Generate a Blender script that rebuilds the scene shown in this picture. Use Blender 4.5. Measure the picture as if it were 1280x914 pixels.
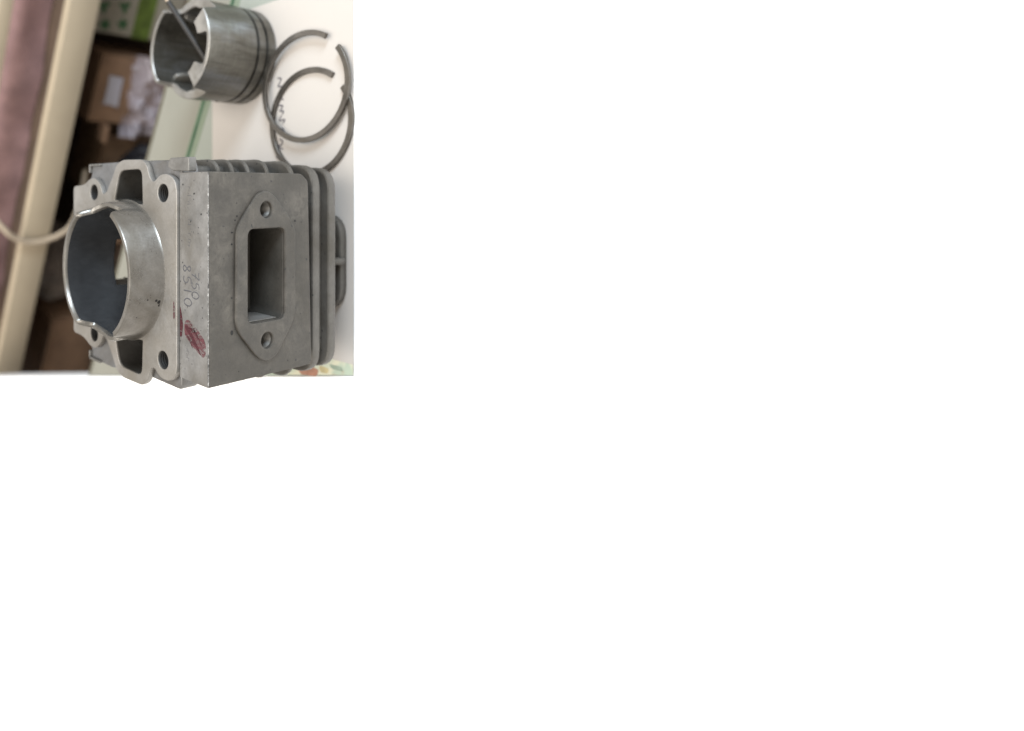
import bpy, bmesh, math, random
from mathutils import Vector, Matrix, noise
random.seed(7)
for o in list(bpy.data.objects): bpy.data.objects.remove(o)
sc = bpy.context.scene
COL = sc.collection
MM = 0.001

# ---------------------------------------------------------------- camera
PITCH = math.radians(36.0)
cp, sp = math.cos(PITCH), math.sin(PITCH)
cam_d = bpy.data.cameras.new('camera')
cam = bpy.data.objects.new('camera', cam_d); COL.objects.link(cam)
cam.matrix_world = Matrix(((0, 1, 0, 0), (-sp, 0, -cp, 0), (-cp, 0, sp, 0.232), (0, 0, 0, 1)))   # phone held upright, picture stored turned
cam_d.sensor_fit = 'HORIZONTAL'; cam_d.sensor_width = 36.0
cam_d.lens = 790.0/1280.0*36.0
cam_d.shift_x = (640-220.5)/1280.0
cam_d.shift_y = -(457-235.5)/1280.0
cam_d.clip_start = 0.005; cam_d.clip_end = 20
cam_d.dof.use_dof = True; cam_d.dof.focus_distance = 0.230; cam_d.dof.aperture_fstop = 6.0
sc.camera = cam

# ---------------------------------------------------------------- room light
w = bpy.data.worlds.new('World'); sc.world = w; w.use_nodes = True
bg = w.node_tree.nodes['Background']
bg.inputs['Color'].default_value = (1.0, 0.95, 0.88, 1); bg.inputs['Strength'].default_value = 0.62

def area(name, loc, target, size, energy, col, sy=None):
    l = bpy.data.lights.new(name, 'AREA'); l.energy = energy; l.color = col
    l.shape = 'RECTANGLE'; l.size = size; l.size_y = sy or size
    o = bpy.data.objects.new(name, l); COL.objects.link(o)
    o.location = loc
    d = Vector(target)-Vector(loc)
    o.rotation_euler = d.to_track_quat('-Z', 'Y').to_euler()
    return o
area('ceiling_lamp', (0.12, 0.48, 1.55), (-0.03, 0.22, 0), 1.1, 20, (1.0, 0.95, 0.88), 1.1)
area('front_fill', (-0.24, -0.52, 1.55), (-0.1, 0.15, 0), 1.4, 33, (1.0, 0.95, 0.88))  # unseen front lamp added to fill shadows and whiten the table
area('window_light', (0.78, -0.32, 0.60), (0, 0.22, 0.06), 0.3, 15, (0.72, 0.86, 1.0), 0.45)
vs = sc.view_settings
vs.view_transform = 'Standard'; vs.look = 'None'; vs.exposure = -0.15; vs.gamma = 1.0; vs.use_curve_mapping = False
sc.render.engine = 'CYCLES'

# ---------------------------------------------------------------- materials
def lin(r, g, b):
    f = lambda c: (c/255/12.92) if c/255 <= 0.04045 else ((c/255+0.055)/1.055)**2.4
    return (f(r), f(g), f(b), 1)
class NT:
    def __init__(s, name):
        s.m = bpy.data.materials.new(name); s.m.use_nodes = True
        s.t = s.m.node_tree; s.n = s.t.nodes; s.p = s.n['Principled BSDF']
        s.co = s.n.new('ShaderNodeTexCoord')
    def noise(s, scale, detail=4, rough=0.6, stretch=None, dist=0):
        n = s.n.new('ShaderNodeTexNoise'); n.inputs['Scale'].default_value = scale
        n.inputs['Detail'].default_value = detail; n.inputs['Roughness'].default_value = rough; n.inputs['Distortion'].default_value = dist
        if stretch:
            mp = s.n.new('ShaderNodeMapping'); mp.inputs['Scale'].default_value = stretch
            s.t.links.new(s.co.outputs['Object'], mp.inputs['Vector']); s.t.links.new(mp.outputs['Vector'], n.inputs['Vector'])
        else: s.t.links.new(s.co.outputs['Object'], n.inputs['Vector'])
        return n.outputs['Fac']
    def ramp(s, src, stops, interp='LINEAR'):
        r = s.n.new('ShaderNodeValToRGB'); r.color_ramp.interpolation = interp
        e = r.color_ramp.elements
        while len(e) < len(stops): e.new(0.5)
        for el, (p, c) in zip(e, stops):
            el.position = p; el.color = c if len(c) == 4 else (*c, 1)
        s.t.links.new(src, r.inputs['Fac']); return r.outputs['Color']
    def mix(s, fac, a, b, mode='MIX'):
        m = s.n.new('ShaderNodeMix'); m.data_type = 'RGBA'; m.blend_type = mode
        for i, v in ((0, fac), (6, a), (7, b)):
            if hasattr(v, 'links') or hasattr(v, 'is_linked'): s.t.links.new(v, m.inputs[i])
            else: m.inputs[i].default_value = v
        return m.outputs[2]
    def bump(s, src, strength, dist, prev=None):
        b = s.n.new('ShaderNodeBump'); b.inputs['Strength'].default_value = strength; b.inputs['Distance'].default_value = dist
        s.t.links.new(src, b.inputs['Height'])
        if prev is not None: s.t.links.new(prev, b.inputs['Normal'])
        s.t.links.new(b.outputs['Normal'], s.p.inputs['Normal']); return b.outputs['Normal']
    def col(s, v):
        if hasattr(v, 'is_linked'): s.t.links.new(v, s.p.inputs['Base Color'])
        else: s.p.inputs['Base Color'].default_value = v
    def set(s, **k):
        for a, b in k.items():
            i = s.p.inputs[a.replace('_', ' ')]
            if hasattr(b, 'is_linked'): s.t.links.new(b, i)
            else: i.default_value = b
        return s

def g3(v, t=(1, 1, 1)): return (v*t[0], v*t[1], v*t[2], 1)

def cast_metal(name, base, tint=(1, .97, .92), metallic=0.55, rough=0.5, grain=900, bump=0.35, pits=True, patch=0.25, stain=0.55):
    m = NT(name)
    a = m.noise(75, 5, 0.65)
    c = m.ramp(a, [(0.30, g3(base*(1-patch), tint)), (0.70, g3(base*(1+patch), tint))])
    f = m.noise(grain, 3, 0.7)
    c = m.mix(0.4, c, m.ramp(f, [(0.25, g3(0.45)), (0.75, g3(1.0))]), 'MULTIPLY')
    st = m.noise(160, 6, 0.7, dist=1.2)
    c = m.mix(m.ramp(st, [(stain, g3(0)), (stain+0.22, g3(0.55))]), c, g3(base*0.45, (1, .9, .75)))
    lg = m.noise(32, 4, 0.6, dist=0.8)
    c = m.mix(m.ramp(lg, [(0.38, g3(0)), (0.66, g3(0.7))]), c, g3(base*0.5, (1, .88, .70)))
    if pits:
        p = m.noise(620, 1, 0.4)
        c = m.mix(m.ramp(p, [(0.735, g3(0)), (0.765, g3(1))]), c, g3(0.02))
    m.col(c)
    m.set(Metallic=metallic, Roughness=m.ramp(a, [(0.3, g3(rough-0.08)), (0.7, g3(rough+0.1))]))
    n = m.bump(f, bump, 0.00012)
    m.bump(a, 0.12, 0.0006, n)
    return m.m
M = {}
M['cast'] = cast_metal('cast_aluminium', 0.19)
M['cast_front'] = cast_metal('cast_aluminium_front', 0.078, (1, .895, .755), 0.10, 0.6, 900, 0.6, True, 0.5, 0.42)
M['strip'] = cast_metal('machined_strip', 0.20, (1, .975, .945), 0.35, 0.42, 1100, 0.2, True, 0.3)
M['flange'] = cast_metal('machined_aluminium', 0.30, (1, .955, .90), 0.45, 0.42, 1400, 0.15, False, 0.12)
M['sleeve'] = cast_metal('turned_aluminium', 0.26, (1, .945, .87), 0.6, 0.30, 1200, 0.08, False, 0.22)
def edge_mat():
    m = NT('worn_bright_edge'); a = m.noise(650, 5, .8)
    m.col(m.ramp(a, [(0.38, g3(0.05)), (0.55, g3(0.14)), (0.72, g3(0.34))])); m.set(Metallic=0.6, Roughness=0.3); return m.m
M['edge'] = edge_mat()
M['port_wall'] = cast_metal('shaded_port_wall', 0.055, (1, .92, .78), 0.15, 0.5)  # port lining; the shade of the recess is put into its base colour
M['core'] = cast_metal('shaded_core_casting', 0.085, (1, .95, .87), 0.3, 0.5)  # core and passages; shade between and inside them put into a darker base
M['port_in'] = cast_metal('shaded_port_casting', 0.022, (1, .9, .74), 0.2, 0.5)  # brown casting; shade deep in the port put into its near-black colour
M['basecast'] = cast_metal('base_aluminium', 0.21, (.96, .97, 1.0), 0.5, 0.4, 1000, 0.3, False, 0.2)
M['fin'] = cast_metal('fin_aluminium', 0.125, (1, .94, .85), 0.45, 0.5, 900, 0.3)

def bore_mat():
    m = NT('plated_bore')
    a = m.noise(700, 3, 0.6, (1, 1, 0.3)); b = m.noise(60, 4)
    m.col(m.mix(0.5, m.ramp(b, [(0.3, g3(0.17, (.96, .99, 1.04))), (0.7, g3(0.27, (.96, .99, 1.04)))]), m.ramp(a, [(0.3, g3(0.6)), (0.7, g3(1))]), 'MULTIPLY'))
    m.set(Metallic=0.82, Roughness=0.27); m.bump(a, 0.06, 0.0001); return m.m
M['bore'] = bore_mat()
def piston_mat():
    m = NT('worn_piston_aluminium')
    a = m.noise(90, 5, 0.6, (1, 1, 0.35), 0.6); b = m.noise(900, 3, 0.6, (0.15, 0.15, 1))
    v = m.noise(260, 4, 0.75, (1, 1, 0.05))
    c = m.ramp(a, [(0.25, g3(0.065, (1, .92, .76))), (0.5, g3(0.165, (1, .95, .82))), (0.75, g3(0.26, (.97, .98, 1)))])
    c = m.mix(0.4, c, m.ramp(b, [(0.3, g3(0.5)), (0.7, g3(1))]), 'MULTIPLY')
    c = m.mix(m.ramp(v, [(0.54, g3(0)), (0.68, g3(0.65))]), c, g3(0.06, (1, .93, .8)))
    m.col(c); m.set(Metallic=0.75, Roughness=0.36); m.bump(b, 0.15, 0.0001); return m.m
M['piston'] = piston_mat()
M['rim'] = cast_metal('bright_rim', 0.32, (1, .96, .90), 0.4, 0.35, 900, 0.2, False, 0.35)
M['piston_in'] = cast_metal('piston_inside_aluminium', 0.24, (1, .97, .9), 0.5, 0.45)
M['ringsteel'] = cast_metal('ring_steel', 0.15, (1, .92, .83), 0.75, 0.36, 800, 0.2, False, 0.3)

def plain(name, col, rough=0.7, var=0.1, scale=60, metallic=0, bump=0.0, bscale=300):
    m = NT(name)
    a = m.noise(scale, 4)
    m.col(m.ramp(a, [(0.3, tuple(c*(1-var) for c in col[:3])), (0.7, tuple(min(1, c*(1+var)) for c in col[:3]))]))
    m.set(Roughness=rough, Metallic=metallic)
    if bump: m.bump(m.noise(bscale, 3), bump, 0.0003)
    return m.m
M['white'] = plain('white_laminate', (0.93, 0.93, 0.93, 1), 0.75, 0.01, 20)
M['paper'] = plain('cream_paper', (0.43, 0.40, 0.37, 1), 0.85, 0.025, 18, 0, 0.06, 700)
M['ledge'] = plain('counter_laminate', (0.225, 0.22, 0.185, 1), 0.4, 0.05, 30)
M['dark_line'] = plain('dark_edging', (0.12, 0.11, 0.08, 1), 0.5)
M['ink'] = plain('blue_black_ink', (0.03, 0.03, 0.05, 1), 0.5, 0.3, 900)
M['ink_faint'] = plain('faint_ink', (0.055, 0.055, 0.06, 1), 0.6, 0.35, 1200)
M['dirt_and_shade'] = plain('black_dirt_and_hole_shade', (0.012, 0.011, 0.010, 1), 0.8)  # real dirt spots, and the painted shade inside the bolt holes
M['rail'] = plain('cream_painted_rail', (0.40, 0.33, 0.235, 1), 0.55, 0.05, 25)
M['shelf'] = plain('brown_shelf_board', (0.085, 0.055, 0.036, 1), 0.6, 0.3, 15)
M['mauve'] = plain('mauve_fabric', (0.24, 0.145, 0.14, 1), 0.9, 0.25, 30, 0, 0.5, 500)
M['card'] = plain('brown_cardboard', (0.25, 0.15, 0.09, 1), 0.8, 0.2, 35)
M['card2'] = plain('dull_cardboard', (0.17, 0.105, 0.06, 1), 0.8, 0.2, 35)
M['greybag'] = plain('grey_brown_bag', (0.14, 0.11, 0.088, 1), 0.6, 0.35, 40, 0, 0.4, 60)
M['blackbag'] = plain('black_plastic', (0.012, 0.012, 0.014, 1), 0.45, 0.3, 40)
M['boxwhite'] = plain('printed_board', (0.30, 0.275, 0.22, 1), 0.6, 0.05)
M['green'] = plain('green_print', (0.028, 0.10, 0.035, 1), 0.6, 0.1)
M['lime'] = plain('lime_print', (0.085, 0.125, 0.018, 1), 0.6, 0.35, 90)
M['cordm'] = plain('cream_cord', (0.42, 0.34, 0.25, 1), 0.8, 0.1)
M['floor'] = plain('brown_floor', (0.06, 0.042, 0.03, 1), 0.7, 0.2, 8)
M['rod'] = plain('dark_steel_rod', (0.012, 0.010, 0.008, 1), 0.6, 0.3, 200, 0.0)
M['labelw'] = plain('label_paper', (0.44, 0.42, 0.46, 1), 0.7, 0.03)
def glass_top():
    m = NT('counter_glass'); m.col((0.29, 0.31, 0.275, 1)); m.set(Roughness=0.08, IOR=1.5); m.p.inputs['Coat Weight'].default_value = 0.3; return m.m
M['glass'] = glass_top()
def glass_edge():
    m = NT('green_glass_edge'); a = m.noise(40, 3, .6)
    m.col(m.ramp(a, [(0.3, (0.03, 0.075, 0.04)), (0.7, (0.09, 0.15, 0.095))])); m.set(Roughness=0.1); return m.m
M['glassedge'] = glass_edge()
M['glassbevel'] = plain('pale_green_glass', (0.19, 0.23, 0.17, 1), 0.12, 0.06)
def film():
    m = NT('clear_wrap'); m.col((0.60, 0.55, 0.62, 1))
    m.set(Roughness=0.14, Alpha=0.42); m.p.inputs['Specular IOR Level'].default_value = 1.0
    m.bump(m.noise(35, 4, .6, dist=1.5), 1.0, 0.004); return m.m
M['film'] = film()
def red_mat(name, c, lo, hi):
    m = NT(name); m.col(m.ramp(m.noise(500, 4), [(0.3, tuple(x*0.7 for x in c)), (0.7, c)])); m.set(Roughness=0.45)
    a = m.noise(260, 5, 0.75, (1.6, .8, 1), 1.4)
    m.set(Alpha=m.ramp(a, [(lo, g3(0)), (hi, g3(0.85))])); return m.m
M['red'] = red_mat('red_paint', (0.06, 0.008, 0.014), 0.36, 0.50)
M['red_thin'] = red_mat('thin_red_smear', (0.14, 0.04, 0.05), 0.38, 0.72)
def printed():
    m = NT('printed_sheet_colours'); a = m.noise(55, 2, .5, dist=.6); b = m.noise(70, 2, .5, (1.3, .8, 1))
    c = m.ramp(a, [(0.38, (0.47, 0.50, 0.40)), (0.50, (0.55, 0.53, 0.40)), (0.60, (0.36, 0.42, 0.33))])
    c = m.mix(m.ramp(b, [(0.58, g3(0)), (0.64, g3(0.8))]), c, (0.36, 0.20, 0.12, 1))
    m.col(c); m.set(Roughness=0.3); return m.m
M['printed'] = printed()
M['redprint'] = plain('red_print', (0.30, 0.15, 0.10, 1), 0.5, 0.4, 200)
M['greyprint'] = plain('grey_green_print', (0.22, 0.27, 0.21, 1), 0.5, 0.3, 150)
M['yelprint'] = plain('yellow_print', (0.42, 0.36, 0.20, 1), 0.5, 0.25, 150)

# ---------------------------------------------------------------- builders (all lengths in millimetres)
def empty(name, loc):
    o = bpy.data.objects.new(name, None); COL.objects.link(o); o.location = Vector(loc)*MM
    o.empty_display_size = 0.02; return o
def tag(o, label=None, cat=None, group=None, kind=None):
    for k, v in (('label', label), ('category', cat), ('group', group), ('kind', kind)):
        if v: o[k] = v
    return o
def finish(me, mat, smooth=35):
    me.materials.clear(); me.materials.append(mat)
    if smooth:
        for p in me.polygons: p.use_smooth = True
        me.set_sharp_from_angle(angle=math.radians(smooth))
def base(parent):
    v = Vector((0, 0, 0))
    while parent is not None: v += parent.location/MM; parent = parent.parent
    return v
def mesh(name, verts, faces, mat, parent=None, smooth=35, origin=None):
    b = base(parent) if parent else Vector(origin or (0, 0, 0))
    me = bpy.data.meshes.new(name)
    me.from_pydata([(Vector(v)-b)*MM for v in verts], [], faces); me.validate()
    bm = bmesh.new(); bm.from_mesh(me); bmesh.ops.recalc_face_normals(bm, faces=bm.faces); bm.to_mesh(me); bm.free()
    finish(me, M[mat], smooth)
    o = bpy.data.objects.new(name, me); COL.objects.link(o)
    if parent: o.parent = parent
    else: o.location = b*MM
    return o
def from_curve(cu):
    o = bpy.data.objects.new('tmp', cu); COL.objects.link(o)
    dg = bpy.context.evaluated_depsgraph_get(); dg.update()
    me = bpy.data.meshes.new_from_object(o.evaluated_get(dg))
    vs_ = [v.co.copy() for v in me.vertices]; fs = [tuple(p.vertices) for p in me.polygons]
    bpy.data.objects.remove(o); bpy.data.curves.remove(cu); bpy.data.meshes.remove(me)
    return vs_, fs
def plate_geo(outline, holes, z0, z1, bev=0.4):
    cu = bpy.data.curves.new('c', 'CURVE'); cu.dimensions = '2D'; cu.fill_mode = 'BOTH'
    bev = min(bev, (z1-z0)/2-0.01)
    cu.extrude = (z1-z0)/2-bev; cu.bevel_depth = bev; cu.bevel_resolution = 1; cu.offset = -bev
    for pts in [outline]+list(holes):
        s = cu.splines.new('POLY'); s.points.add(len(pts)-1); s.use_cyclic_u = True
        for p, q in zip(s.points, pts): p.co = (q[0], q[1], 0, 1)
    v, f = from_curve(cu)
    zc = (z0+z1)/2
    return [Vector((a.x, a.y, a.z+zc)) for a in v], f
def plate(name, outline, holes, z0, z1, mat, parent, bev=0.4, axis='z', smooth=30, origin=None):
    v, f = plate_geo(outline, holes, z0, z1, bev)
    if axis == 'y': v = [Vector((a.x, a.z, a.y)) for a in v]       # outline given as (X, Z), depth along Y
    # weld the fill to the side walls
    bm = bmesh.new(); vv = [bm.verts.new(a) for a in v]
    for q in f:
        try: bm.faces.new([vv[i] for i in q])
        except ValueError: pass
    bmesh.ops.remove_doubles(bm, verts=bm.verts, dist=0.004)
    bm.verts.index_update()
    v = [a.co.copy() for a in bm.verts]; f = [tuple(x.index for x in q.verts) for q in bm.faces]; bm.free()
    o = mesh(name, v, f, mat, parent, smooth, origin)
    ax = 1 if axis == 'y' else 2
    for p in o.data.polygons:
        if abs(p.normal[ax]) > 0.999: p.use_smooth = False
    return o
def circ(x, y, r, n=48, ry=None): return [(x+r*math.cos(2*math.pi*i/n), y+(ry or r)*math.sin(2*math.pi*i/n)) for i in range(n)]
def rnd(pts, r, n=5):
    """round the corners of a polygon; r a number or one per point"""
    out = []; N = len(pts)
    for i in range(N):
        p = Vector(pts[i][:2]); a = Vector(pts[i-1][:2]); b = Vector(pts[(i+1) % N][:2])
        rr = r[i] if isinstance(r, (list, tuple)) else r
        d1 = (a-p); d2 = (b-p); k = min(rr, d1.length*0.48, d2.length*0.48)
        if k < 0.05: out.append((p.x, p.y)); continue
        s = p+d1.normalized()*k; e = p+d2.normalized()*k
        for j in range(n+1):
            t = j/n; q = s*(1-t)**2+p*2*t*(1-t)+e*t*t; out.append((q.x, q.y))
    return out
def rrect(x0, x1, y0, y1, r, n=6): return rnd([(x0, y0), (x1, y0), (x1, y1), (x0, y1)], r, n)
def tube_geo(paths, r, flat=1.0, cyclic=False, res=2, z=None):
    V, Fc = [], []
    for pts in paths:
        cu = bpy.data.curves.new('c', 'CURVE'); cu.dimensions = '3D'; cu.bevel_depth = r; cu.bevel_resolution = res; cu.use_fill_caps = True
        s = cu.splines.new('POLY'); s.points.add(len(pts)-1); s.use_cyclic_u = cyclic
        for p, q in zip(s.points, pts): p.co = (*q, 1)
        v, f = from_curve(cu); o = len(V)
        if z is not None: v = [Vector((a.x, a.y, z+(a.z-z)*flat)) for a in v]
        V += v; Fc += [tuple(i+o for i in q) for q in f]
    return V, Fc
def smooth_path(pts, k=6):
    P = [Vector(p) for p in pts]; out = []
    for i in range(len(P)-1):
        p0 = P[max(i-1, 0)]; p1 = P[i]; p2 = P[i+1]; p3 = P[min(i+2, len(P)-1)]
        for j in range(k):
            t = j/k
            out.append(0.5*((2*p1)+(p2-p0)*t+(2*p0-5*p1+4*p2-p3)*t*t+(3*p1-p0-3*p2+p3)*t**3))
    out.append(P[-1]); return out
def box_geo(S, a0, a1, b0, b1, z0, z1, jit=0):
    c = [(a0, b0, z0), (a1, b0, z0), (a1, b1, z0), (a0, b1, z0), (a0, b0, z1), (a1, b0, z1), (a1, b1, z1), (a0, b1, z1)]
    c = [S(*(q+random.uniform(-jit, jit) for q in p)) for p in c]
    return c, [(0, 3, 2, 1), (4, 5, 6, 7), (0, 1, 5, 4), (1, 2, 6, 5), (2, 3, 7, 6), (3, 0, 4, 7)]
def bevel(o, width, seg=2):
    bm = bmesh.new(); bm.from_mesh(o.data)
    bmesh.ops.bevel(bm, geom=list(bm.edges), offset=width*MM, segments=seg, affect='EDGES', profile=0.5)
    bm.to_mesh(o.data); bm.free(); finish(o.data, o.data.materials[0]); return o

# ================================================================ the setting
# shelf / counter frame: a runs to the left along the counter's far edge, b away from the viewer
AN = math.radians(26.2); CA, SA = math.cos(AN), math.sin(AN)
def S(a, b, z): return Vector((-a*CA+b*SA, a*SA+b*CA, z))

# big white table top; the small glass counter stands in its corner
tt = [(-900, 745), (-222, 745), (-190.4, 621), (-84.6, 183.1), (420, 183.1), (420, -260), (-900, -260)]
o = plate('white_tabletop', tt, [], -24, 0.45, 'white', None, 0.3, origin=(0, 0, 0))
tag(o, 'plain white table top filling the foreground', 'table top', None, 'structure')
# glass counter
ct = empty('glass_counter', (100, 250, -30)); tag(ct, 'pale counter with green edged glass top under the paper', 'counter', None, 'structure')
def ledge(name, b0, b1, z0, z1, mat, a0=-420, a1=30, cut=True):
    p = [S(a0, b0, 0), S(a1, b0, 0)]
    # the counter ends against the white table (line from (-84,184) to (-190,621))
    def hit(b):
        n = Vector((SA, CA)); p0 = Vector((-84.0, 184)); d = Vector((-189.8, 621))-p0
        t = (b-p0.dot(n))/d.dot(n); return p0+d*t
    q0, q1 = hit(b0), hit(b1)
    pts = [S(a0, b0, 0).to_2d(), q0, q1, S(a0, b1, 0).to_2d()]
    return plate(name, [(v.x, v.y) for v in pts], [], z0, z1, mat, ct, 0.3)
ledge('ledge', 287.9, 325.2, -12, -0.8, 'ledge')
ledge('edge_trim', 325.4, 327.6, -14, -0.4, 'dark_line')
ledge('glass_bevel', 278.6, 283.2, -9, -0.1, 'glassbevel')
ledge('glass_edge', 283.3, 286.4, -9, -0.2, 'glassedge')
ledge('glass_bevel', 286.5, 287.8, -9, -0.3, 'glassbevel')
n = Vector((SA, CA)); p0 = Vector((-84.0, 184)); d = Vector((-189.8, 621))-p0
t = (278.5-p0.dot(n))/d.dot(n); q = p0+d*t; r_ = S(-420, 278.5, 0)
plate('glass_pane', [(-84.5, 183.3), (420, 183.3), (r_.x, r_.y), (q.x, q.y)], [], -9, 0.0, 'glass', ct, 0.3)
o = mesh('floor', [(-2500, -1500, -850), (2500, -1500, -850), (2500, 2500, -850), (-2500, 2500, -850)], [(0, 1, 2, 3)], 'floor')
tag(o, 'dark floor behind the counter', 'floor', None, 'structure')

# sheets on the counter
pp = empty('paper_sheet', (10, 240, 0)); tag(pp, 'cream white sheet of paper under the piston and rings', 'paper')
def sheet(name, x0, x1, y0, y1, z, mat, parent, nx=24, ny=16, wav=0.12, corner=None):
    V, F_ = [], []
    for j in range(ny+1):
        for i in range(nx+1):
            u, v = i/nx, j/ny; x = x0+(x1-x0)*u; y = y0+(y1-y0)*v
            if corner: x += corner(u, v)
            V.append((x, y, z+wav*noise.noise(Vector((x*0.02, y*0.02, 3)))))
    for j in range(ny):
        for i in range(nx):
            a = j*(nx+1)+i; F_.append((a, a+1, a+nx+2, a+nx+1))
    top = list(V); n0 = len(V)
    V += [(a, b, c-0.12) for a, b, c in top]
    F2 = F_+[tuple(n0+k for k in reversed(q)) for q in F_]
    rim = [i for i in range(nx+1)]+[j*(nx+1)+nx for j in range(1, ny+1)]+[ny*(nx+1)+i for i in range(nx-1, -1, -1)]+[j*(nx+1) for j in range(ny-1, 0, -1)]
    for k in range(len(rim)):
        a, b = rim[k], rim[(k+1) % len(rim)]; F2.append((a, b, b+n0, a+n0))
    return mesh(name, V, F2, mat, parent, 40)
sheet('page', -80.3, 96.3, 183.3, 283.6, 0.32, 'paper', pp, corner=lambda u, v: (0.9-1.6*v)*(1-u))
pr = empty('printed_sheet', (-90, 200, 0)); tag(pr, 'colourful printed sheet peeking out beside the cream paper by the cylinder', 'printed sheet')
v, f = plate_geo([(-84.2, 183.6), (-70, 183.6), (-70, 262), (-102.6, 262)], [], 0.06, 0.16, 0.02)
mesh('page', v, f, 'printed', pr)
for nm, pts, mt in (('red_print', [(-91.5, 215.5), (-88.2, 217), (-86.0, 208), (-86.4, 203.5), (-90.0, 205)], 'redprint'), ('green_print', [(-84.2, 196), (-82.2, 197.5), (-82.0, 190), (-84.0, 189)], 'greyprint'), ('yellow_print', [(-87.5, 203), (-84.2, 203.6), (-84.4, 197.4), (-87.0, 198)], 'yelprint')):
    v, f = plate_geo(rnd(pts, 1.5, 4), [], 0.17, 0.2, 0.01); mesh(nm, v, f, mt, pr)
# scribbled handwriting between the rings
W = []
def scr(cx, cy, s, ang, pts): 
    c_, s_ = math.cos(ang), math.sin(ang)
    W.append(smooth_path([(cx+s*(c_*x-s_*y), cy+s*(s_*x+c_*y), 0.52) for x, y in pts], 5))
A0 = math.radians(205)
for (cx, cy, s, pts) in [
    (53.5, 229.5, 1.5, [(-2, 0), (-1, 1.4), (0, 0.2), (0.7, -1), (1.6, 0.4), (2.6, 0.2)]),
    (47, 229.0, 1.4, [(-1.6, .8), (0, 1.2), (.2, -1), (1, -.2), (2.2, 1)]),
    (40.5, 228.2, 1.4, [(-1.4, -.4), (-.4, 1.2), (.5, -1), (1.4, .6), (2.2, -.4)]),
    (35, 227.6, 1.3, [(-1.5, .5), (-.2, -1.4), (.8, 1.2), (1.8, -.3)]),
    (28.2, 228.0, 1.7, [(-1.6, -.6), (-.6, 1.1), (.7, .8), (.6, -.7), (-.5, -.9), (-1.2, .2)]),
    (22.4, 228.6, 1.5, [(-1.8, .3), (-.5, 1.3), (.4, -.2), (-.3, -1.1), (.9, -.9), (2.0, .4)]),
    (16.5, 230.2, 1.4, [(-1.4, .3), (0, 1.3), (.9, 0), (0, -1), (-.8, -.2)])]:
    scr(cx, cy, s, A0, pts)
v, f = tube_geo(W, 0.32, 0.35, z=0.5)
o = mesh('handwriting', v, f, 'ink', pp); o['label'] = 'blue black scribbled handwriting on the paper'

# ================================================================ engine cylinder
CX, CY = -33.5, 224.0
cyl = empty('engine_cylinder', (CX, CY, 0))
tag(cyl, 'grey cast aluminium engine cylinder standing spigot up with rectangular intake port', 'engine cylinder')
def mir(right):           # right half outline given as (dx, Y) from the front centre to the back centre
    r = [(CX+x, y) for x, y in right]; l = [(CX-x, y) for x, y in reversed(right)]
    return r+l
def win(sg): 
    p = [(27.0, 211.2), (41.2, 211.8), (41.0, 229.0), (28.6, 233.2)]
    q = rnd(p, [0.5, 3.5, 4.0, 0.5]); return [(CX+sg*x, y) for x, y in q]
bolts = [(CX+sx*31.7, y, r) for sx in (1, -1) for y, r in ((197.0, 3.45), (251.3, 3.5))]
bore = circ(CX, CY, 26.6, 72)
fhalf = [(33.5, 188.0), (37.5, 190.0), (39.2, 195.0), (38.6, 199.5), (35.6, 203.6), (38.2, 206.4), (42.2, 207.8), (45.0, 211.2), (45.4, 226.5), (43.8, 231.4), (38.0, 235.2),
         (32.0, 240.0), (30.6, 243.2), (35.2, 245.4), (38.2, 250.0), (38.0, 255.0), (35.6, 259.5), (34.8, 264), (34.6, 271.4)]
fo = rnd(mir(fhalf), 2.2, 3)
mf = plate('mounting_flange', fo, [bore, win(1), win(-1)]+[circ(x, y, r, 32) for x, y, r in bolts], 92.6, 95.2, 'flange', cyl, 0.35)
bhalf = [(40.0, 188.2), (44.2, 189.6), (44.6, 214), (44.8, 240), (44.6, 257.4), (39.2, 258.4), (36.0, 262.0), (34.4, 264.5), (34.2, 271.0)]
bo = rnd([(CX+x, y) for x, y in bhalf]+[(CX-min(x, 41.6 if y < 235 else 44.8), y) for x, y in reversed(bhalf)], 1.5, 3)
plate('flange_base', bo, [bore, win(1), win(-1)]+[circ(x, y, r, 32) for x, y, r in bolts], 84.6, 92.6, 'basecast', cyl, 0.8)
# edge ribs and corner lugs rising from the base on both sides
for sg in (1, -1):
    for pts, z1 in (([(43.4, 248), (44.6, 248), (44.5, 257.2), (43.4, 257.2)], 94.2), ([(40.5, 257), (44.5, 257), (44.5, 258.2), (40.5, 258.2)], 94.2),
                    ([(39.6, 181.0), (44.9, 181.0), (44.9, 193.0), (41.6, 194.5), (40.0, 191)], 94.9))[:3 if sg > 0 else 2]:
        q = rnd([(CX+sg*x, y) for x, y in pts], 0.7, 3)
        plate('side_lug', q, [], 91.4 if z1 == 94.9 else 84.0, z1, 'cast', cyl, 0.4)
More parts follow.
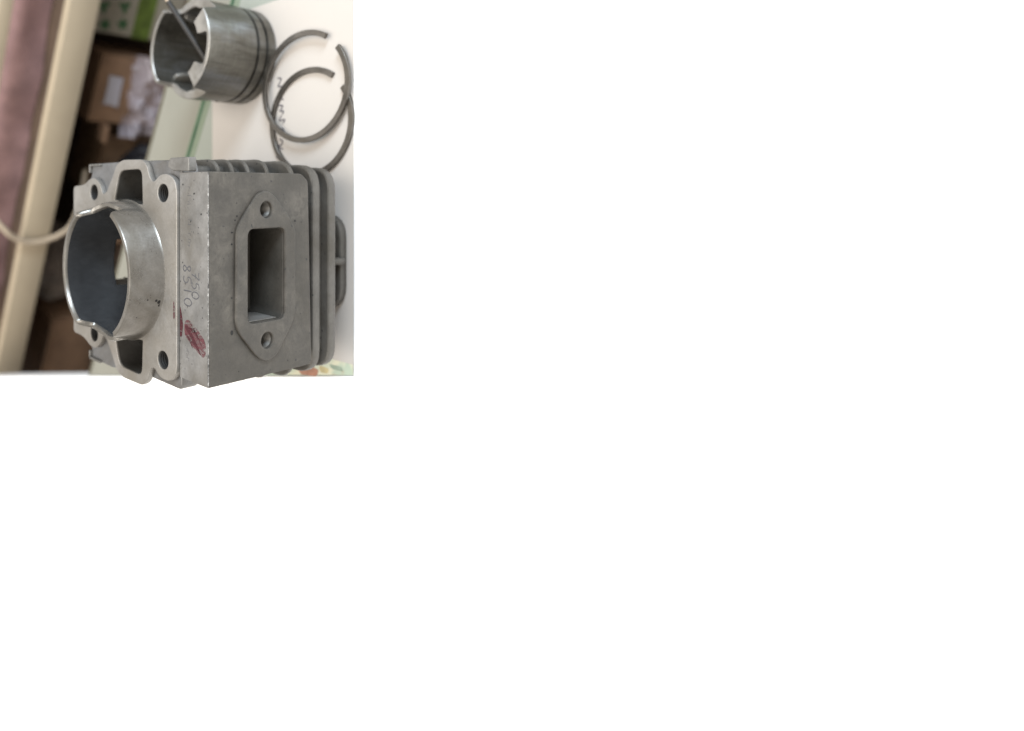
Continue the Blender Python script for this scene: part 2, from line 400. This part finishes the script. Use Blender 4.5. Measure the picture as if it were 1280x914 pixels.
# core in layers, with bore, transfer passages and the exhaust slot at the back
PX = 10.8
def slot_outline(x0, x1, y0, y1, r):
    """rounded rectangle with a slot from the bore to the back; the bore is part of the outline"""
    a0 = math.acos(PX/26.6)
    arc = [(CX+26.6*math.cos(t), CY+26.6*math.sin(t)) for t in [a0-(a0+math.pi+a0)*0 - k*(2*math.pi-(math.pi-2*a0))/60 for k in range(61)]]
    # from right slot edge clockwise round the front to the left slot edge
    R = rnd([(CX-PX, y1), (x0, y1), (x0, y0), (x1, y0), (x1, y1), (CX+PX, y1)], [0, r, r, r, r, 0], 6)
    return R+arc
core_w = [win(1), win(-1)]
plate('upper_core', slot_outline(CX-42.4, CX+42.4, 192.5, 267, 3), core_w, 62.0, 84.6, 'core', cyl, 0.2)
plate('middle_core', rrect(CX-42.4, CX+42.4, 192.5, 266, 6), [circ(CX, CY, 26.6, 72)]+core_w, 40.0, 62.0, 'core', cyl, 0.2)
plate('lower_core', rrect(CX-36, CX+36, 192.5, 264, 9), [circ(CX, CY, 26.6, 72)], 9.5, 40.0, 'core', cyl, 0.2)
for sg in (1, -1):
    w_ = win(sg); mx = sum(p[0] for p in w_)/len(w_); my = sum(p[1] for p in w_)/len(w_)
    w_ = [(mx+(x-mx)*.985, my+(y-my)*.985) for x, y in w_]; k_ = len(w_)
    V = [(x, y, 94.5) for x, y in w_]+[(mx+(x-mx)*.9, my+(y-my)*.9, 46) for x, y in w_]
    mesh('transfer_passage', V, [(i, (i+1) % k_, k_+(i+1) % k_, k_+i) for i in range(k_)]+[tuple(range(k_, 2*k_))], 'core', cyl)
# cooling fins
fins = [(73.6, 75.4, 188.5, 45.0, 7), (66.4, 68.2, 188.5, 45.2, 7), (57.8, 59.6, 188.5, 45.4, 8), (48.8, 50.6, 186.5, 45.6, 9), (39.8, 42.2, 181, 45.0, 10), (30.0, 34.6, 176.6, 43.4, 10), (21.4, 25.8, 175.6, 42.4, 10)]
for z0, z1, y0, hw, r in fins:
    if z1 > 62: plate('cooling_fin', slot_outline(CX-hw, CX+hw, y0, 271, r), core_w, z0, z1, 'fin', cyl, 0.8)
    else: plate('cooling_fin', rrect(CX-hw, CX+hw, y0, 271, r), [circ(CX, CY, 27.5, 48)]+(core_w if z0 > 40 else []) , z0, z1, 'fin', cyl, 0.9)
plate('fin_web', rrect(CX-39, CX+39, 179.5, 266, 8), [], 25.6, 30.2, 'fin', cyl, 0.4)
plate('head_core', rrect(CX-24, CX+24, 189.5, 258, 12), [], 3.6, 22.5, 'fin', cyl, 0.4)
plate('head_foot', rrect(CX-21.8, CX+21.8, 186.6, 260, 11), [], 0.45, 5.0, 'fin', cyl, 1.0)
# casting blob on the head and parting lines
v, f = tube_geo([smooth_path([(-32.5, 187.2, 11), (-32.6, 186.2, 8.5), (-32.6, 186.0, 6), (-32.6, 186.6, 4.2)], 4)], 1.7)
mesh('casting_bead', v, f, 'fin', cyl)

# intake body: block between front face and flange
FX0, FX1 = -69.6, 5.9
face = rnd([(FX0, 41.6), (FX1-3, 43.6), (FX1-0.2, 47.5), (FX1, 93.8), (FX0, 93.8)], [2.2, 1.4, 1.2, 0.5, 0.5], 3)
port = rrect(-49.3, -14.8, 57.6, 76.6, 3.2)
studs = [circ(-7.9, 67.4, 3.05, 28), circ(-56.4, 66.9, 3.05, 28)]
ib = plate('intake_body', face, [port]+studs, 171.0, 187.7, 'cast_front', cyl, 0.35, 'y')
plate('port_duct', rrect(-52, -11, 54, 80, 3), [rrect(-49.3, -14.8, 57.6, 76.6, 3.2)], 187.7, 198.5, 'port_in', ib, 0.1, 'y')
plate('port_lining', rrect(-49.4, -14.7, 57.5, 76.7, 3.2), [rrect(-49.1, -15.0, 57.8, 76.4, 3.1)], 171.4, 198, 'port_wall', ib, 0.02, 'y')
mesh('port_floor', [(-50, 198, 56), (-14, 198, 56), (-14, 198, 78), (-50, 198, 78)], [(0, 1, 2, 3)], 'port_in', ib)
pad = [(-0.6, 67.3), (-1.6, 71.6), (-10.8, 79.4), (-15.0, 82.1), (-48.6, 82.4), (-52.4, 80.6), (-62.0, 72.0), (-64.3, 67.3), (-62.8, 62.0), (-50.6, 53.0), (-46.4, 51.9), (-16.6, 51.9), (-12.8, 53.6), (-2.6, 63.0)]
pg = plate('port_gasket_pad', rnd(pad, 3.5, 4), [port]+studs, 169.7, 171.0, 'cast_front', cyl, 0.5, 'y')
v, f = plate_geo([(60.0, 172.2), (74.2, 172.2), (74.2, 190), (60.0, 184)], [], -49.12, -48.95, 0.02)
mesh('lit_port_wall_patch', [Vector((a.z, a.y, a.x)) for a in v], f, 'flange', ib)  # clean metal; daylight on this wall put into the paler colour and shape
for sx, sz in ((-7.9, 67.4), (-56.4, 66.9)):
    # threaded stud hole: stacked thread crests
    V, F_ = [], []; nn = 28
    zs = [171.2+0.42*i for i in range(26)]
    for i, y in enumerate(zs):
        r = 3.0 if i % 2 == 0 else 2.62
        V += [(sx+r*math.cos(2*math.pi*k/nn), y, sz+r*math.sin(2*math.pi*k/nn)) for k in range(nn)]
    for i in range(len(zs)-1):
        for k in range(nn): F_.append((i*nn+k, i*nn+(k+1) % nn, (i+1)*nn+(k+1) % nn, (i+1)*nn+k))
    F_.append(tuple((len(zs)-1)*nn+k for k in range(nn)))
    mesh('stud_thread', V, F_, 'fin', pg)
for x, y, r in bolts:
    V, F_ = [], []; nn = 24
    for i in range(18):
        rr = r-0.05 if i % 2 == 0 else r-0.4
        V += [(x+rr*math.cos(2*math.pi*k/nn), y+rr*math.sin(2*math.pi*k/nn), 94.75-0.55*i) for k in range(nn)]
    for i in range(17):
        for k in range(nn): F_.append((i*nn+k, i*nn+(k+1) % nn, (i+1)*nn+(k+1) % nn, (i+1)*nn+k))
    mesh('bolt_hole_thread', V, F_, 'dirt_and_shade', mf)  # near-black thread: shade inside the hole painted as colour

# cylinder liner: spigot above the flange with two scallops, bore below with the exhaust window
def ss(a, b, x):
    t = max(0, min(1, (x-a)/(b-a))); return t*t*(3-2*t)
def rim(ph):
    x, y = math.cos(ph), math.sin(ph)
    d = math.degrees(math.atan2(y, abs(x)))        # 0 at either side, positive towards the back
    back = 1-ss(24, 34, d); front = ss(-29, -25, d) if x > 0 else ss(-36, -24, d)
    wav = 0.8*math.sin(math.radians(d)*9)*(1 if -20 < d < 30 else 0)
    return 110.4-6.6*back*front-wav*back*front
NS = 180; RO, RI = 28.0, 25.5
V, F_ = [], []
rows = ['o0', 'o1', 'o2', 'i2', 'i1', 'i0']
for k in range(NS):
    ph = 2*math.pi*k/NS; h = rim(ph); c_, s_ = math.cos(ph), math.sin(ph)
    for r, z in ((RO+0.9, 95.0), (RO+0.1, 96.0), (RO, h-0.5), (RO-0.4, h), (RI+0.7, h), (RI, h-1.0), (RI, 96.0), (RI, 95.0)):
        V.append((CX+r*c_, CY+r*s_, z))
nr = 8
for k in range(NS):
    k2 = (k+1) % NS
    for j in range(nr-1): F_.append((k*nr+j, k2*nr+j, k2*nr+j+1, k*nr+j+1))
mesh('liner_spigot', V, F_, 'sleeve', cyl, 40)
V, F_ = [], []; zs = [109.2, 102, 98, 94, 90, 86, 80, 74, 68, 62, 50, 40, 30, 22]
for k in range(NS):
    ph = 2*math.pi*k/NS; h = rim(ph)
    for j, z in enumerate(zs): V.append((CX+(RI-0.02)*math.cos(ph), CY+(RI-0.02)*math.sin(ph), min(z, h-1.15-j*0.001)))
nr = len(zs)
for k in range(NS):
    k2 = (k+1) % NS; ph = 2*math.pi*(k+0.5)/NS
    for j in range(nr-1):
        if zs[j] <= 86 and zs[j+1] >= 62 and math.sin(ph) > 0 and abs(math.cos(ph))*RI < PX-0.4: continue
        F_.append((k*nr+j, k2*nr+j, k2*nr+j+1, k*nr+j+1))
# domed head
b0 = len(V); dome = [(0.94, 18.5), (0.8, 15.6), (0.6, 13.4), (0.35, 12.2)]
for r, z in dome:
    for k in range(NS): V.append((CX+RI*r*math.cos(2*math.pi*k/NS), CY+RI*r*math.sin(2*math.pi*k/NS), z))
for k in range(NS):
    k2 = (k+1) % NS
    F_.append((k*nr+nr-1, k2*nr+nr-1, b0+k2, b0+k))
    for j in range(len(dome)-1): F_.append((b0+j*NS+k, b0+j*NS+k2, b0+(j+1)*NS+k2, b0+(j+1)*NS+k))
F_.append(tuple(b0+(len(dome)-1)*NS+k for k in range(NS)))
o = mesh('bore', V, F_, 'bore', cyl, 40); o['label'] = 'dark blue grey plated bore of the cylinder'

plate('top_strip', rnd([(FX0+.1, 171.5), (FX1-.1, 171.5), (FX1-.1, 187.6), (FX0+.1, 187.6)], 0.4, 2), [], 93.8, 94.1, 'strip', cyl, 0.1)
# worn bright arris between strip and front face
V, F_ = [], []; ne = 220; random.seed(5)
for i in range(ne+1):
    x = FX0+0.2+(FX1-FX0-0.4)*i/ne
    j1 = random.uniform(-.16, .16); j2 = random.uniform(-.22, .22)
    V += [(x, 171.42+j1, 94.1), (x, 171.2+j1*.4, 94.05+.03*j2), (x, 170.98, 93.84+.5*j2), (x, 171.4, 93.6)]
for i in range(ne):
    for j in range(4): F_.append((i*4+j, i*4+(j+1) % 4, i*4+4+(j+1) % 4, i*4+4+j))
mesh('worn_edge', V, F_, 'edge', ib, 20)
# writing on the strip: reads towards -X, tops towards the viewer
ZT = 94.1
glyph = {
    '7': [[(0, .95), (.45, .92), (.95, 1), (.6, .55), (.35, 0)], [(.2, .45), (.8, .55)]],
    '5': [[(.9, 1), (.3, .95), (.2, .58), (.6, .62), (.9, .35), (.6, .02), (.1, .08)]],
    '0': [[(.5, 1), (.12, .75), (.08, .3), (.45, 0), (.85, .2), (.92, .7), (.55, 1), (.42, .96)]],
    '8': [[(.8, .85), (.45, 1), (.2, .78), (.5, .52), (.85, .22), (.5, 0), (.15, .2), (.5, .52), (.82, .82)]],
    '1': [[(.5, 1), (.48, .5), (.5, 0)]],
    '.': [[(.1, .05), (.3, .1)]], '-': [[(.1, .4), (.6, .45)]],
    'K': [[(.15, 1), (.15, 0)], [(.85, .9), (.2, .45), (.9, 0)]]}
def write(name, text, x, y, wch, h, adv, rad, mat, lab, skew=0.0):
    P = []
    for i, ch in enumerate(text):
        for st in glyph.get(ch, []):
            P.append(smooth_path([(x-(i*adv+px*wch), y-py*h-(i*adv)*skew, ZT+0.03) for px, py in st], 5))
    v, f = tube_geo(P, rad, 0.2, z=ZT+0.02)
    o = mesh(name, v, f, mat, cyl); o['label'] = lab; return o
write('pen_writing', '750', -30.0, 180.3, 2.7, 4.2, 3.45, 0.2, 'ink_faint', 'handwritten 750 on the cylinder edge', -0.02)
write('pen_writing', '8510.', -27.6, 185.6, 3.0, 4.6, 4.05, 0.24, 'ink_faint', 'handwritten 8510 on the cylinder edge', 0.05)
# worn stamp marks: short broken strokes
P = []
random.seed(11)
for x0, x1, y0, y1 in ((0.5, -7.5, 183.2, 180.2), (-10.5, -20.5, 182.8, 180.4), (-58.3, -63.2, 183.8, 182.0)):
    x = x0
    while x > x1:
        yy = random.uniform(y1, y0)
        if random.random() < 0.7: P.append([(x, y0-random.uniform(0, .4), ZT+.02), (x-random.uniform(-.2, .3), yy, ZT+.02)])
        if random.random() < 0.6: P.append([(x, yy, ZT+.02), (x-random.uniform(.5, 1.1), yy-random.uniform(-.2, .2), ZT+.02)])
        x -= random.uniform(.7, 1.25)
v, f = tube_geo(P, 0.09, 0.2, z=ZT+0.015)
o = mesh('worn_stamp', v, f, 'ink_faint', cyl); o['label'] = 'worn illegible stamp marks on the cylinder edge'; o['kind'] = 'stuff'
# red paint
def patch(name, pts, z, mat, r=1.2, lab=None):
    q = rnd(pts, r, 4); v, f = plate_geo(q, [], z, z+0.05, 0.01)
    o = mesh(name, v, f, mat, cyl)
    if lab: o['label'] = lab
patch('red_paint_mark', [(-43.0, 187.5), (-49, 187.5), (-54.5, 187.5), (-54.8, 186.4), (-50, 185.6), (-46, 186.4)], 94.12, 'red', 1.0, 'dark red paint at the flange step')
patch('red_paint_mark', [(-41.5, 189.8), (-43, 190.4), (-48.5, 190.2), (-48, 189.2), (-44.0, 189.3)], 95.2, 'red_thin', .5)
patch('red_paint_smear', [(-47.5, 183.6), (-49.6, 184.9), (-53.5, 184.6), (-56.5, 180.2), (-59.8, 173.6), (-57.5, 172.0), (-53.6, 172.6), (-50.5, 176.5), (-47.8, 181)], 94.14, 'red_thin', 1.5, 'smeared thin red paint on the cylinder edge')
patch('red_paint_mark', [(-49.4, 183.6), (-50.4, 184.6), (-53.2, 181.4), (-57.4, 177.2), (-57, 176), (-52.4, 180.2)], 94.2, 'red', 0.8)
patch('red_paint_mark', [(-50.2, 182.4), (-51.0, 181.6), (-52.0, 178.8), (-51.4, 178.0), (-50.2, 180.6)], 94.2, 'red', 0.5)
for a_, b_, w_ in (((-47.6, 182.2), (-55.8, 174.4), .35), ((-49, 181.0), (-54, 176.5), .25), ((-52.5, 184.4), (-57.6, 179.6), .4), ((-54.5, 181.6), (-59.2, 174.4), .5)):
    d_ = (Vector(b_)-Vector(a_)).normalized(); n_ = Vector((-d_.y, d_.x))*w_
    A_, B_ = Vector(a_), Vector(b_); m_ = (A_+B_)/2+n_*1.4
    patch('red_paint_mark', [tuple(A_), tuple(m_+n_), tuple(B_), tuple(m_-n_)], 94.21, 'red', 0.6)
# black dirt spots
for (x, z_, rx, rz) in ((-51.6, 83.3, 0.9, 0.6), (-10.0, 80.9, .35, .3), (-11.5, 81.8, .3, .3), (-15.8, 83.3, .3, .5), (-20, 83.4, .35, .4), (-12.6, 51.0, .45, .35), (6-11.3, 81, .2, .2), (-13.2, 47.6, .2, .2), (-66, 80, .2, .2), (-2, 68.9, .2, .15), (-66, 55, .22, .2)):
    v, f = plate_geo(circ(x, z_, rx, 10, rz), [], 170.88, 171.0, 0.02)
    mesh('dirt_spot', [Vector((a.x, a.z, a.y)) for a in v], f, 'dirt_and_shade', cyl)
for (ph, z_, r) in ((312, 96.6, .8), (313.5, 98.0, .55), (309, 96.2, .5), (300, 105, .22), (25-70, 102, .3)):
    c_, s_ = math.cos(math.radians(ph-62)), math.sin(math.radians(ph-62))
    V = [(CX+(RO+0.12)*c_+r*s_*math.cos(t)*-1, CY+(RO+0.12)*s_+r*c_*math.cos(t), z_+r*math.sin(t)) for t in [2*math.pi*k/10 for k in range(10)]]
    mesh('dirt_spot', V, [tuple(range(10))], 'dirt_and_shade', cyl)

# ================================================================ piston
PCX, PCY, PR = 71.0, 256.5, 25.3
pis = empty('piston', (PCX, PCY, 0.5)); tag(pis, 'worn grey piston standing crown down with open skirt', 'piston')
PAX = math.radians(-11)                                               # direction of the gudgeon pin
def pin_k(ph):
    d = abs(math.degrees(math.atan2(math.sin(ph-PAX), math.cos(ph-PAX)))); return min(d, 180-d)
def phgt(ph): return 44.8-9.5*(1-ss(35, 42, pin_k(ph)))
NP = 160; V, F_ = [], []
prof = [(0, 0.5), (20, 0.5), (PR-0.6, 0.55), (PR-0.1, 1.2), (PR-0.1, 6.0), (PR-1.9, 6.1), (PR-1.9, 7.9), (PR-0.1, 8.0), (PR-0.1, 12.2), (PR-1.9, 12.3), (PR-1.9, 14.1), (PR-0.05, 14.2), (PR, 20), (PR, 28)]
for k in range(NP):
    ph = 2*math.pi*k/NP; h = phgt(ph); c_, s_ = math.cos(ph), math.sin(ph)
    kk = pin_k(ph)
    fr = math.sin(ph-PAX) < 0
    th = (2.2+7.0*(1-ss(66, 71, kk))-4.6*(1-ss(32, 40, kk))) if fr else (2.2+1.6*(1-ss(30, 42, kk)))
    for r, z in prof[1:]+[(PR, h-0.5), (PR-0.5, h), (PR-th+0.4, h), (PR-th, h-0.6), (PR-th-0.4, 20), (PR-th-1.5, 10), (14, 7.5)]:
        V.append((PCX+r*c_, PCY+r*s_, z))
nr = len(prof)-1+7
for k in range(NP):
    k2 = (k+1) % NP
    for j in range(nr-1): F_.append((k*nr+j, k2*nr+j, k2*nr+j+1, k*nr+j+1))
F_.append(tuple(k*nr for k in range(NP))); F_.append(tuple(k*nr+nr-1 for k in range(NP)))
body = mesh('skirt', V, F_, 'piston', pis, 32)
j0 = len(prof)-1; RV, RF = [], []
for k in range(NP):
    for j in range(4):
        p = Vector(V[k*nr+j0+j]); c_ = Vector((PCX, PCY, p.z)); dr = (p-c_).normalized()
        RV.append(p+dr*(0.05 if j < 2 else -0.05)+Vector((0, 0, 0.05)))
for k in range(NP):
    k2 = (k+1) % NP
    for j in range(3): RF.append((k*4+j, k2*4+j, k2*4+j+1, k*4+j+1))
o = mesh('skirt_rim', RV, RF, 'rim', pis, 25); o['label'] = 'bright machined rim of the piston skirt'
# cut the gudgeon pin hole through both sides and a window in the left wall
def cut(o, V, F_):
    c = mesh('cutter', V, F_, 'dirt_and_shade', None, 0)
    md = o.modifiers.new('b', 'BOOLEAN'); md.object = c; md.operation = 'DIFFERENCE'; md.solver = 'EXACT'
    dg = bpy.context.evaluated_depsgraph_get(); dg.update()
    me = bpy.data.meshes.new_from_object(o.evaluated_get(dg)); old = o.data
    o.modifiers.clear(); o.data = me; finish(me, old.materials[0], 32); bpy.data.objects.remove(c); bpy.data.meshes.remove(old)
def cylx(x0, x1, y, z, r, n=28):
    V = [(x, y+r*math.cos(2*math.pi*k/n), z+r*math.sin(2*math.pi*k/n)) for x in (x0, x1) for k in range(n)]
    F_ = [(k, (k+1) % n, n+(k+1) % n, n+k) for k in range(n)]+[tuple(range(n)), tuple(range(n, 2*n))]
    return V, F_
def turn(V):
    return [Vector((PCX+(v[0]-PCX)*math.cos(PAX)-(v[1]-PCY)*math.sin(PAX), PCY+(v[0]-PCX)*math.sin(PAX)+(v[1]-PCY)*math.cos(PAX), v[2])) for v in V]
cv, cf = cylx(PCX-40, PCX+40, PCY, 21.5, 5.8); cut(body, turn(cv), cf)
for sg in (1, -1):
    v, f = plate_geo(circ(0, 0, 9, 32), [circ(0, 0, 5.6, 28)], 0, 9, 0.5)
    x0 = PCX+sg*12.5
    mesh('pin_boss', turn([Vector((x0+sg*a.z, PCY+a.x, 21.5+a.y)) for a in v]), f, 'piston_in', pis)
# skirt tabs and inner ribs along the cutaways
for ang, h0 in ((26, 33), (-60, 34), (120, 33), (206, 33)):
    a = math.radians(ang); rad = Vector((math.cos(a), math.sin(a), 0)); tan = Vector((-math.sin(a), math.cos(a), 0))
    V = []
    for z, w0, d0 in ((9, 2.2, 7.5), (h0-4, 1.8, 6.5), (h0, 1.3, 4.5)):
        for t_, r_ in ((-w0, PR-2), (w0, PR-2), (w0*.7, PR-2-d0*.7), (-w0*.7, PR-2-d0*.7)):
            V.append(Vector((PCX, PCY, z))+rad*r_+tan*t_)
    F_ = [(0, 1, 2, 3), (8, 9, 10, 11)]+[(4*j+k, 4*j+(k+1) % 4, 4*j+4+(k+1) % 4, 4*j+4+k) for j in (0, 1) for k in range(4)]
    o = mesh('inner_rib', V, F_, 'piston_in', pis); bevel(o, 0.5)

# rod leaning in the piston
rod = empty('steel_rod', (90, 262, 30)); tag(rod, 'thin dark steel rod leaning out of the open piston', 'rod')
v, f = tube_geo([[(64.0, 246, 35.0), (95.4, 264, 45.3)]], 1.45, res=4); mesh('shaft', v, f, 'rod', rod)
v, f = tube_geo([[(95.2, 263.9, 45.2), (135, 288.5, 55.6)]], 0.95, res=4); mesh('tip', v, f, 'cordm', rod)

# ================================================================ piston rings
def ring(name, cx, cy, r, gap_deg, gap_half, tilt, zlift, lab):
    root = empty(name, (cx, cy, 0)); tag(root, lab, 'piston ring', 'loose piston rings on the paper')
    n = 120; V, F_ = [], []
    a0 = math.radians(gap_deg+gap_half); a1 = math.radians(gap_deg+360-gap_half)
    wd, ht = 2.6, 1.7
    sec = [(-wd/2, 0.12), (-wd/2+.12, 0), (wd/2-.12, 0), (wd/2, .12), (wd/2, ht-.12), (wd/2-.12, ht), (-wd/2+.12, ht), (-wd/2, ht-.12)]
    for i in range(n+1):
        a = a0+(a1-a0)*i/n; c_, s_ = math.cos(a), math.sin(a)
        for dr, z in sec:
            rr = r-wd/2+dr
            V.append((cx+rr*c_, cy+rr*s_, 0.5+z+zlift+tilt*(s_*r+r)))
    m = len(sec)
    for i in range(n):
        for j in range(m): F_.append((i*m+j, i*m+(j+1) % m, (i+1)*m+(j+1) % m, (i+1)*m+j))
    F_ += [tuple(range(m)), tuple(n*m+j for j in range(m))]
    mesh('band', V, F_, 'ringsteel', root, 30); return root
ring('piston_ring', 31.8, 208.6, 26.3, -44.5, 9.6, 0.0, 0.0, 'dark steel piston ring partly hidden behind the finned cylinder')
ring('piston_ring', 48.8, 209.8, 26.9, -41.5, 10.0, 0.035, 1.65, 'dark steel piston ring nearest the piston, lying across the other ring')

# ================================================================ shelf behind the counter
sh = empty('shelf_rack', S(300, 700, -260)); tag(sh, 'dark wooden shelf rack with cream front rail behind the counter', 'shelf')
def sbox(name, a0, a1, b0, b1, z0, z1, mat, parent, bev=0.8, jit=0):
    o = mesh(name, *box_geo(S, a0, a1, b0, b1, z0, z1, jit), mat, parent, 0)
    if bev: bevel(o, bev)
    return o
AL, AR = 900, -160
sbox('front_rail', AR, AL, 600, 612, -88, -54.5, 'rail', sh, 0.8)
sbox('shelf_board', AR, AL, 612.5, 930, -86, -78, 'shelf', sh)
sbox('upper_rail', AR, AL, 640, 652, -13.5, 2, 'rail', sh, 1.5)
#sbox('upper_board', AR, AL, 652.5, 930, -10, -2, 'shelf', sh)
sbox('lower_board', AR, AL, 600, 930, -268, -256, 'shelf', sh)
sbox('back_panel', AR, AL, 930.5, 940, -268, 60, 'shelf', sh)
# folded mauve cloth on the shelf
V, F_ = [], []; na, nb = 90, 22
for i in range(na+1):
    a = AR+20+(AL-AR-40)*i/na
    for j in range(nb+1):
        t = j/nb*math.pi
        b = 762-78*math.cos(t); z = -77+58*math.sin(t)**0.6
        fold = 11*noise.noise(Vector((a*0.011, t*2.2, 0.3)))+4*noise.noise(Vector((a*0.035, t*4, 7)))
        p = S(a, b+fold*(-math.cos(t)), min(z+fold*0.6*math.sin(t), -14.5)); V.append(p)
for i in range(na):
    for j in range(nb):
        k = i*(nb+1)+j; F_.append((k, k+1, k+nb+2, k+nb+1))
o = mesh('folded_cloth', V, F_, 'mauve', None, 60, origin=S(300, 735, -77)); tag(o, 'mauve folded fabric bundle lying along the upper shelf', 'fabric')
# cord over the rail
pts = smooth_path([S(322, 640, -10), S(335, 606, -18), S(346, 596, -30), S(354, 594, -40), S(361, 593, -58), S(359, 593, -83), S(344, 596, -110), S(322, 625, -132), S(300, 660, -150)], 6)
v, f = tube_geo([pts], 3.4, res=4); o = mesh('cord', v, f, 'cordm', None, 60, origin=S(355, 594, -60)); tag(o, 'cream cord hanging over the shelf rail', 'cord')
# printed box with green leaves
gb = empty('printed_box', S(95, 715, -256)); tag(gb, 'pale printed box with green leaf shapes and lime stripe', 'box')
gc = sbox('carton', 10, 128, 690, 760, -255.8, -110, 'boxwhite', gb, 1)
sbox('lime_band', 9.6, 128.4, 689.3, 690.2, -214, -188, 'lime', gc, 0)
def leaf(a, z, s, kind):
    if kind == 0:   # clover of three round lobes
        pts = []
        for k in range(36):
            t = 2*math.pi*k/36; r = s*(0.72+0.32*math.cos(3*t+0.6)); pts.append((a+r*math.cos(t), z+r*math.sin(t)))
    else:
        pts = [(a+s*x, z+s*y) for x, y in ((0, 1.1), (.35, .35), (1, .2), (.5, -.25), (.6, -1), (0, -.6), (-.6, -1), (-.5, -.25), (-1, .2), (-.35, .35))]
    pts = rnd(pts, 1.2, 2); v, f = plate_geo(pts, [], 0, 0.4, 0.05)
    mesh('leaf_print', [S(p.x, 689.9-p.z, p.y) for p in v], f, 'green', gc)
for i, (a, z) in enumerate(((118, -148), (97, -142), (76, -150), (114, -172), (93, -170), (72, -174), (100, -122), (119, -125))): leaf(a, z, 8.5, (i*2+1) % 3 % 2)
# cardboard box in clear wrap
wb = empty('wrapped_box', S(200, 715, -256)); tag(wb, 'brown cardboard box wrapped in shiny clear plastic behind the piston', 'box')
wc = sbox('carton', 152, 243, 682, 752, -255.8, -150, 'card', wb, 2, 2)
sbox('paper_label', 178, 216, 678.5, 680.5, -186, -166, 'labelw', wc, 0.3, 2.0)
sbox('flap', 240, 262, 664, 684, -172, -168, 'card', wc, 1, 2)
V, F_ = [], []; na, nz = 26, 20
for i in range(na+1):
    for j in range(nz+1):
        a = 144+108*i/na; z = -255+66*j/nz
        b = 668+20*noise.noise(Vector((a*0.045, z*0.045, 2)))+9*noise.noise(Vector((a*.13, z*.13, 5)))
        V.append(S(a, b, z+4*noise.noise(Vector((a*.06, z*.06, 9)))))
for i in range(na):
    for j in range(nz):
        k = i*(nz+1)+j; F_.append((k, k+1, k+nz+2, k+nz+1))
o = mesh('clear_wrap', V, F_, 'film', wb, 60)
# other cartons and bags
def bag(name, a, b, z, ra, rb, rz, mat, lab, seed):
    bm = bmesh.new(); bmesh.ops.create_icosphere(bm, subdivisions=4, radius=1)
    c = S(a, b, z)
    V = []
    for v_ in bm.verts:
        n_ = v_.co.copy(); k = 1+0.22*noise.noise(n_*1.8+Vector((seed, 0, 0)))+0.09*noise.noise(n_*5+Vector((0, seed, 0)))
        p = n_*k; V.append(S(a+p.x*ra, b+p.y*rb, max(z+p.z*rz, -255.6)))
    F_ = [tuple(x.index for x in f_.verts) for f_ in bm.faces]; bm.free()
    o = mesh(name, V, F_, mat, None, 70, origin=S(a, b, -256)); tag(o, lab, 'bag')
def carton(a0, a1, b0, b1, z1, mat, lab, flap=True):
    e = empty('cardboard_box', S((a0+a1)/2, (b0+b1)/2, -256)); tag(e, lab, 'box')
    cc = sbox('carton', a0, a1, b0, b1, -255.8, z1, mat, e, 1.5, 2.5)
    if flap:
        V = [S(a0, b0, z1), S(a1, b0, z1), S(a1-4, b0-26, z1+12), S(a0+5, b0-24, z1+9)]
        V += [p+Vector((0, 0, 2.5)) for p in V]
        mesh('flap', V, [(0, 1, 2, 3), (4, 5, 6, 7), (0, 1, 5, 4), (1, 2, 6, 5), (2, 3, 7, 6), (3, 0, 4, 7)], mat, cc, 0)
carton(556, 690, 690, 790, -168, 'card', 'brown cardboard box with open flap on the shelf low behind the cylinder')
carton(392, 432, 690, 740, -222, 'card', 'small brown cardboard box beneath the cord', False)
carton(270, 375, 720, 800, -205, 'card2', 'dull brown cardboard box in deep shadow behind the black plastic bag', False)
bag('plastic_bag', 476, 725, -190, 62, 50, 70, 'greybag', 'crumpled grey brown bag between the cardboard boxes', 3)
bag('plastic_bag', 318, 660, -235, 52, 34, 40, 'blackbag', 'black plastic bag in the dark shelf beside the wrapped box', 8)
